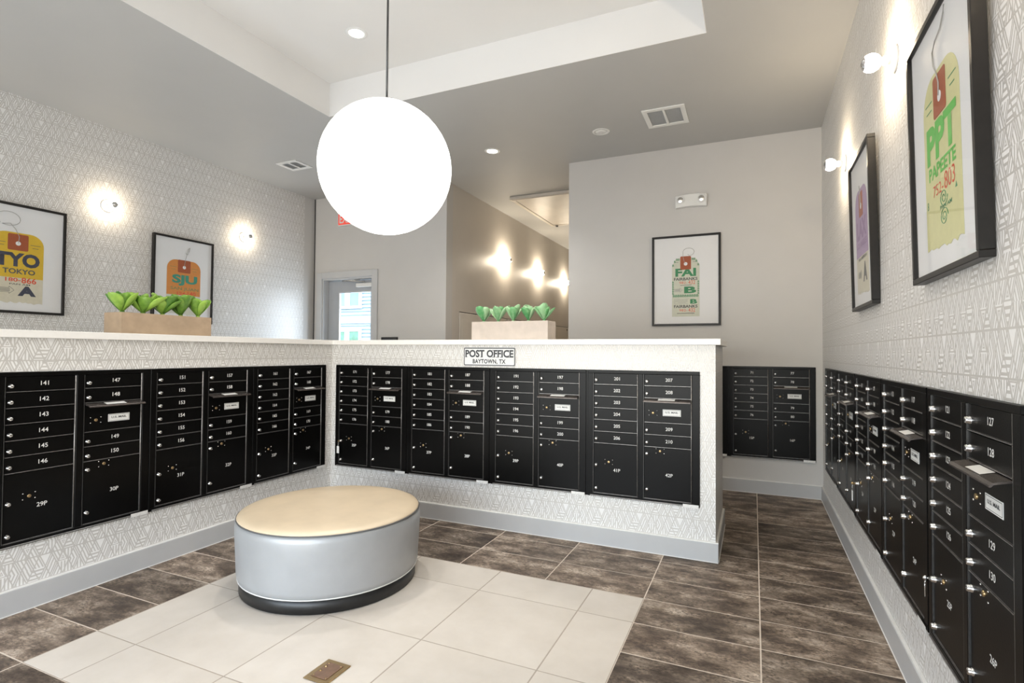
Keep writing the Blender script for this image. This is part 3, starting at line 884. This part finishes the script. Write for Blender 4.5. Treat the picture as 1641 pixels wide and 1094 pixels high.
def sju(tg):
    two_tone(tg, .20, 'p_orange', 'p_sage', 5)
    patch_string(tg, .645, .0, [(0, .637), (.002, .68), (.02, .76), (.028, .80), (.05, .86), (.06, .87), (.055, .83), (.035, .79), (.012, .80)], .075)
    T_(tg, 'SJU', .01, .485, .125, .30, 'p_teal', .05); T_(tg, 'SAN JUAN', .01, .385, .044, .335, 'p_olive', .02)
    T_(tg, '124-', -.02, .335, .034, .12, 'p_red', .02); T_(tg, '140', .095, .338, .050, .10, 'p_red', .02)
    T_(tg, 'PAN AM', .02, .285, .022, .18, 'p_blue', .02)
    lines(tg, [(.085, .165, .63, .004), (-.165, -.09, .63, .004), (-.15, -.10, .60, .004), (.10, .15, .60, .004)], 'p_olive')
def lax(tg):
    two_tone(tg, .185, 'p_purple', 'p_cream', 8)
    patch_string(tg, .62, .0, [(0, .612), (.002, .66), (-.012, .71), (-.02, .735)], .06)
    T_(tg, 'LAX', 0, .475, .115, .29, 'p_violet', .05); T_(tg, 'LOS ANGELES', 0, .385, .036, .30, 'p_violet', .02)
    T_(tg, 'PAN AMERICAN', .01, .300, .020, .26, 'p_dgrey', .02); T_(tg, 'A', .075, .212, .115, .12, 'p_dgrey', .06)
    arrow(tg, -.13, -.02, .18, .235, 'p_dgrey')
def ppt(tg):
    MB().plate(arch(.19, .105, .715, .12, .008, 11), -.0008, 0).build('tag_card', 'p_lime', tg)
    patch_string(tg, .625, .0, [(0, .617), (.004, .66), (-.015, .70), (-.045, .74), (-.05, .79), (-.02, .815), (.04, .83), (.075, .86), (.085, .885)], .066)
    T_(tg, 'PPT', 0, .478, .135, .315, 'p_bright', .045); T_(tg, 'PAPEETE', .0, .375, .048, .285, 'p_bright', .03)
    T_(tg, '752-', -.045, .305, .040, .11, 'p_red', .0); T_(tg, '803', .075, .313, .060, .105, 'p_red', .0)
    T_(tg, 'PAN AM', .03, .232, .014, .12, 'p_green', .02)
    for cz, n_ in ((.262, 1), (.195, -1)):
        m = MB(); m.tube([(.01+(.006+.034*k/48)*math.cos(k/48*4*PI*n_), -.0014, cz+(.006+.026*k/48)*math.sin(k/48*4*PI*n_)) for k in range(49)], .0013, 5)
        m.build('spiral', 'p_green', tg)
    T_(tg, '8', -.165, .27, .03, .016, 'p_green', .0)
    MB().plate([(.125, .262), (.145, .262), (.135, .28)], -.0014, -.0010).build('mark', 'p_green', tg)
    lines(tg, [(.09, .165, .63, .004), (.105, .15, .60, .004), (-.16, -.085, .63, .004), (-.15, -.09, .60, .004)], 'p_green')
def fai(tg):
    w = .143
    oc = [(-w, .10), (w, .10), (w, .655), (w-.042, .735), (-w+.042, .735), (-w, .655)]
    MB().plate(oc, -.0008, 0).build('tag_card', 'p_sage', tg)
    patch_string(tg, .682, .0, [(-.003, .672), (-.015, .70), (-.028, .755)]+loop(.03, .80, .058, 190, -80)+[(.02, .775)], .056)
    T_(tg, 'FAI', .0, .580, .088, .215, 'p_green', .04); T_(tg, 'FAIRBANKS', 0, .508, .032, .245, 'p_dgrey', .03)
    T_(tg, '982-', -.025, .468, .025, .085, 'p_red', .0); T_(tg, '432', .063, .470, .042, .070, 'p_red', .0)
    T_(tg, 'B', .047, .388, .072, .125, 'p_green', .045); arrow(tg, -.12, -.035, .365, .41, 'p_mgrey')
    T_(tg, 'BBBBBBBBBBB', 0, .325, .026, .265, 'p_green', .02)
    for s in (-1, 1):
        for k, z in enumerate((.475, .45, .425, .40, .375, .35)): T_(tg, 'B', s*(w-.011), z, .020, .017, 'p_green', .02)
        T_(tg, 'B', s*(w-.012), .66, .024, .018, 'p_green', .02); T_(tg, 'B', s*(w-.030), .70, .024, .018, 'p_green', .02); T_(tg, 'BB', s*(w-.062), .722, .022, .036, 'p_green', .02)
    m = MB()
    for a, b, c, d in ((-.118, .035, .288, .290), (-.118, .025, .238, .240), (-.118, -.116, .238, .290), (-.11, .02, .275, .278), (-.11, .02, .262, .265), (-.08, -.0, .25, .253)): m.box(a, b, -.0014, -.0010, c, d)
    m.build('coupon_box', 'p_mgrey', tg)
    T_(tg, 'B', .083, .262, .050, .072, 'p_green', .045); T_(tg, 'FAIRBANKS', 0, .210, .032, .245, 'p_dgrey', .03)
    T_(tg, '982-', -.025, .168, .025, .085, 'p_red', .0); T_(tg, '432', .063, .170, .042, .070, 'p_red', .0)
    lines(tg, [(-.09, .09, .132, .006), (-.055, .06, .437, .005), (.075, .12, .69, .003), (-.12, -.075, .69, .003)], 'p_dgrey')
poster((XLL, 2.205, 1.742), FACE_L, .72, .97, .006, 'black framed poster of a yellow TYO TOKYO luggage tag', tyo)
poster((XLL, 3.742, 1.738), FACE_L, .715, .97, .006, 'black framed poster of an orange SJU SAN JUAN luggage tag', sju)
poster((-1.028, YB, 1.728), FACE_N, .712, .985, .006, 'black framed poster of a green lettered FAI FAIRBANKS luggage tag', fai, .03)
poster((XR, 4.082, 1.70), FACE_R, .647, .925, .021, 'black framed poster of a purple LAX luggage tag', lax)
poster((XR, 2.62, 1.70), FACE_R, .695, .925, .020, 'black framed poster of a pale green PPT PAPEETE luggage tag', ppt)

# ------------------------------------------------------------------ planters and succulents
def planter(name, cx, cy, lx, ly, h, mat, label):
    e = empty(name, (cx, cy, ZK))
    t = .014
    m = MB()
    m.box(-lx/2, lx/2, -ly/2, -ly/2+t, .0005, h).box(-lx/2, lx/2, ly/2-t, ly/2, .0005, h).box(-lx/2, -lx/2+t, -ly/2+t, ly/2-t, .0005, h).box(lx/2-t, lx/2, -ly/2+t, ly/2-t, .0005, h)
    m.box(-lx/2+t, lx/2-t, -ly/2+t, ly/2-t, .0005, .02)
    m.build('box', mat, e)
    MB().box(-lx/2+t+.0005, lx/2-t-.0005, -ly/2+t+.0005, ly/2-t-.0005, .021, h-.012).build('soil', 'soil', e)
    tag(e, label, 'planter')
planter('planter_box', -3.975, 2.562, .19, .66, .151, 'wood', 'tan rectangular planter on the left countertop below the SJU poster')
planter('planter_box', -1.829, 4.103, .683, .185, .152, 'ceramic', 'pale stone rectangular planter on the countertop above the POST OFFICE sign')

def leaf_mesh(mat, L, Wd, curl):
    m = MB(); nu, nv = 7, 5
    top = []
    for i in range(nu):
        t = i/(nu-1)
        wd = Wd*(.14, .34, .66, .92, 1.0, .84, .26)[i]
        row = []
        for j in range(nv):
            s = -1+2*j/(nv-1)
            x = s*wd/2; y = L*t; z = curl*L*(t**2)*.5+abs(s)**2*wd*.26
            row.append((x, y, z))
        top.append(row)
    th = .0018
    n = 0
    for row in top: m.v += row
    for row in top: m.v += [(x, y, z-th*1.6) for x, y, z in row]
    N = nu*nv
    for i in range(nu-1):
        for j in range(nv-1):
            a = i*nv+j
            m.f.append((a, a+1, a+nv+1, a+nv)); m.f.append((N+a, N+a+nv, N+a+nv+1, N+a+1))
    rim = [j for j in range(nv)]+[i*nv+nv-1 for i in range(1, nu)]+[(nu-1)*nv+j for j in range(nv-2, -1, -1)]+[i*nv for i in range(nu-2, 0, -1)]
    for k in range(len(rim)):
        a, b = rim[k], rim[(k+1) % len(rim)]
        m.f.append((b, a, N+a, N+b))
    m.sm = [True]*len(m.f); m.mi = [0]*len(m.f)
    return m.mesh('leaf', mat)
LEAF = {}
for mt in ('leaf_a', 'leaf_b'):
    LEAF[mt] = [leaf_mesh(mt, .135, .080, .22), leaf_mesh(mt, .122, .078, .45), leaf_mesh(mt, .105, .060, .12)]
def succulent(x, y, z, mat, seed, label, group, open_):
    rnd = random.Random(seed)
    e = empty('succulent', (x, y, z), rnd.uniform(0, 6))
    MB().lathe([(.0, -.012), (.014, -.012), (.012, .008), (.004, .018), (0, .019)], 10, caps=False).build('stem', mat, e)
    n = 6
    for k in range(n):
        lf = put('leaf', LEAF[mat][k % 2], e, (0, 0, .006))
        el = math.radians(rnd.uniform(*open_)); az = 2*PI*k/n+rnd.uniform(-.25, .25)
        lf.rotation_euler = (el, rnd.uniform(-.2, .2), az); s = rnd.uniform(.88, 1.12); lf.scale = (s, s, s)
    for k in range(3):
        lf = put('leaf', LEAF[mat][2], e, (0, 0, .012))
        lf.rotation_euler = (math.radians(rnd.uniform(55, 76)), 0, 2*PI*k/3+rnd.uniform(-.3, .3))
    k_ = 1.28 if mat == 'leaf_a' else 1.08
    e.scale = (k_, k_, k_)
    tag(e, label, 'succulent', group)
ords = ('leftmost', 'second from the left', 'middle', 'second from the right', 'rightmost')
for k in range(5):
    succulent(-3.965, 2.285+k*.139, ZK+.150, 'leaf_a', 20+k, ords[k]+' green succulent in the tan planter on the left countertop', 'succulents in the tan planter', (30, 56))
    succulent(-2.10+k*.137, 4.10, ZK+.152, 'leaf_b', 60+k, ords[k]+' pale green succulent in the stone planter above the sign', 'succulents in the stone planter', (38, 62))

# ------------------------------------------------------------------ emergency light, exit sign, floor box
em = empty('emergency_light', (-.615, YB, 3.078))
hs = MB(); pts = []
n_ = 14
for i in range(n_+1):
    t = -1+2*i/n_; pts.append((.162*t, .062+.012*(1-t*t)))
low = [(x, z-.135) for x, z in reversed(pts)]
hs.plate(list(reversed(pts+low)), -.055, -.0005); hs.build('housing', 'white', em, bevel=.006)
for s in (-1, 1):
    MB().lathe([(.044, -.0555), (.046, -.066), (.038, -.070), (.034, -.063), (.0, -.060)], 28, 'y', (s*.108, 0, .012), caps=False).build('lamp_head', 'white', em)
    MB().lathe([(0, -.071), (.014, -.069), (.026, -.064), (.032, -.0635)], 20, 'y', (s*.108, 0, .012), caps=False).build('reflector', 'nickel', em)
tag(em, 'white twin-head emergency light above the FAI poster', 'emergency light')

ex = empty('exit_sign', (-5.352, YB, 3.335))
MB().box(-.155, .155, -.045, -.0005, -.095, .095).build('housing', 'white', ex, bevel=.006)
MB().box(-.143, .143, -.0465, -.0455, -.083, .083).build('face', 'red', ex)
put('lettering', text_mesh('EXIT', .12, .24, .02, 'white'), ex, (0, -.0475, 0))
tag(ex, 'red exit sign on the back wall, half hidden behind the globe pendant', 'exit sign')

fb = empty('floor_outlet', (-1.727, 1.879, .0005))
MB().box(-.066, .066, -.079, .079, 0, .005).build('plate', 'brass', fb, bevel=.003)
MB().box(-.042, .042, -.056, .056, .0052, .0075).build('lid', 'brass2', fb, bevel=.001)
for dy in (-.012, .022): MB().lathe([(.0, .0105), (.006, .0105), (.008, .0076)], 12, 'z', (-.030, dy, 0), caps=False).build('lid_latch', 'brass', fb)
for dx, dy in ((-.034, .047), (.034, .047), (-.034, -.047), (.034, -.047)): MB().lathe([(0, .0092), (.004, .0090), (.005, .0076)], 10, 'z', (dx, dy, 0), caps=False).build('screw', 'brass', fb)
tag(fb, 'brass floor outlet cover set in the cream floor tiles', 'floor outlet')

pl = empty('wall_plaque', (-4.592, YB, 1.53))
MB().box(-.137, .137, -.018, -.0005, -.11, .095).build('panel', 'frame', pl, bevel=.003)
MB().box(-.122, .122, -.0195, -.0185, -.095, .080).build('face', 'ink', pl)
tag(pl, 'black wall plaque peeking over the countertop right of the glazed door', 'plaque')

# ------------------------------------------------------------------ glazed door to the outside
dr = structure(empty('door_1', ((DX0+DX1)/2, YB, 0)))
hw = (DX1-DX0)/2
cs = MB()
cs.box(-hw-.095, -hw+.0, -.022, -.0005, 0, DZ+.092).box(hw, hw+.095, -.022, -.0005, 0, DZ+.092).box(-hw, hw, -.022, -.0005, DZ, DZ+.092)
cs.build('casing', 'trimw', dr, bevel=.003)
jb = MB(); jb.box(-hw+.0005, -hw+.022, 0, .159, 0, DZ-.0005).box(hw-.022, hw-.0005, 0, .159, 0, DZ-.0005).box(-hw+.022, hw-.022, 0, .159, DZ-.022, DZ-.0005)
jb.build('jamb', 'trimw', dr)
lw = hw-.026; g0, g1, gz0, gz1 = -lw+.195, lw-.065, .30, 2.30
lf = MB(); Y0_, Y1_ = .105, .150
lf.box(-lw, g0, Y0_, Y1_, .01, DZ-.03).box(g1, lw, Y0_, Y1_, .01, DZ-.03).box(g0, g1, Y0_, Y1_, .01, gz0).box(g0, g1, Y0_, Y1_, gz1, DZ-.03)
lf.build('door_leaf', 'door', dr)
gb = MB()
for a, b, c, d in ((g0, g0+.018, gz0, gz1), (g1-.018, g1, gz0, gz1), (g0+.018, g1-.018, gz0, gz0+.018), (g0+.018, g1-.018, gz1-.018, gz1)): gb.box(a, b, Y0_-.008, Y0_, c, d)
gb.build('glazing_bead', 'trimw', dr)
MB().quad([(g0, .127, gz0), (g1, .127, gz0), (g1, .127, gz1), (g0, .127, gz1)]).build('glass', 'pane', dr)
cl = MB().box(.12, .425, .045, .104, 2.352, 2.408).build('door_closer', 'white', dr, bevel=.006)
MB().tube([(.25, .075, 2.408), (.25, .075, 2.432), (-.06, -.035, 2.440)], .008, 8).build('closer_arm', 'nickel', cl)
MB().tube([(-.06, -.035, 2.440), (.19, .06, 2.462)], .008, 8).build('closer_arm', 'nickel', cl)
MB().box(.20, .24, Y0_-.05, Y0_-.001, 1.0, 1.03).build('door_handle', 'nickel', dr)

# ------------------------------------------------------------------ hallway lockers and ceiling hatch
for k in range(7):
    y = YB+.16+.195+k*.79
    if y+.78 > YB+.16+5.72: break
    e = empty('parcel_locker', (XH0, y, .105), FACE_L)
    W_, H_ = .78, 1.875
    f = MB(); f.box(0, W_, .02, .10, 0, H_); f.build('cabinet', 'black_dk', e)
    for r, (a, b) in enumerate(((0, .46), (.46, .92), (.92, 1.42), (1.42, 1.875))):
        d = MB().box(.012, W_-.012, -.006, .0195, a+.008, b-.008).build('locker_door', 'locker', e, bevel=.003)
        MB().box(.07, W_-.07, -.010, -.0065, a+.07, b-.10).build('door_panel', 'locker', d, bevel=.003)
        MB().lathe([(0, -.020), (.012, -.020), (.016, -.016), (.016, -.0065)], 16, 'y', (W_-.055, 0, b-.055), caps=False).build('lock', 'black_dk', d)
    tag(e, ('nearest', 'second nearest', 'third', 'fourth', 'fifth', 'sixth', 'farthest')[k]+' beige parcel locker along the left wall of the hallway', 'locker', 'beige hallway lockers')
ht = empty('ceiling_hatch', (-2.74, 8.0, ZC))
MB().box(-.50, .50, -.89, .89, -.045, -.0005).build('panel', 'hatch', ht, bevel=.004)
rim = MB()
for a, b, c, d in ((-.48, .48, -.87, -.82), (-.48, .48, .82, .87), (-.48, -.43, -.82, .82), (.43, .48, -.82, .82)): rim.box(a, b, c, d, -.052, -.0455)
rim.build('frame', 'hatch', ht, bevel=.002)
MB().lathe([(0, -.075), (.02, -.073), (.024, -.053)], 14, 'z', (-.38, .84, 0), caps=False).build('latch', 'rod', ht)
tag(ht, 'warmly lit access hatch panel on the hallway ceiling', 'hatch')

# ------------------------------------------------------------------ outside: neighbouring house seen through the door
structure(MB().box(-26, XH0-.4, YB+.4, 26, -.3, -.07).build('ground', 'ground'))
ho = empty('neighbour_house', (-12.0, 14.0, -.07))
MB().box(-7, 4.5, .05, 3.0, 0, 7.2).build('wall', 'siding', ho)
sd = MB(); z = 0.1
while z < 7.1:
    if not (2.42 < z+.06 < 2.62):
        sd.v += []
        n = len(sd.v)
        sd.v += [(-7, -.012, z), (4.5, -.012, z), (4.5, .04, z+.118), (-7, .04, z+.118), (-7, .05, z), (4.5, .05, z)]
        for q in ((0,1,2,3), (4,5,1,0)):
            sd.f.append(tuple(n+i for i in q)); sd.sm.append(False); sd.mi.append(0)
    z += .118
s_ = sd.build('siding', 'siding', ho); s_['kind'] = 'stuff'
MB().box(-7, 4.5, -.05, .05, 2.42, 2.63).build('band_board', 'trim_out', ho)
for z0, z1, gm in ((2.99, 4.5, 'winglass'), (.75, 2.15, 'winglass2')):
    f = MB(); xa, xb = -1.55, .37
    f.box(xa, xb, -.06, .0, z0-.09, z0).box(xa, xb, -.06, 0, z1, z1+.09).box(xa, xa+.09, -.06, 0, z0, z1).box(xb-.09, xb, -.06, 0, z0, z1).box(-.30, -.10, -.055, 0, z0, z1)
    w_ = f.build('window', 'trim_out', ho)
    for a, b in ((xa+.09, -.30), (-.10, xb-.09)): MB().box(a, b, -.03, -.005, z0, z1).build('pane', gm, w_)
tag(ho, 'light blue sided house with white trimmed windows seen through the door glass', 'house')
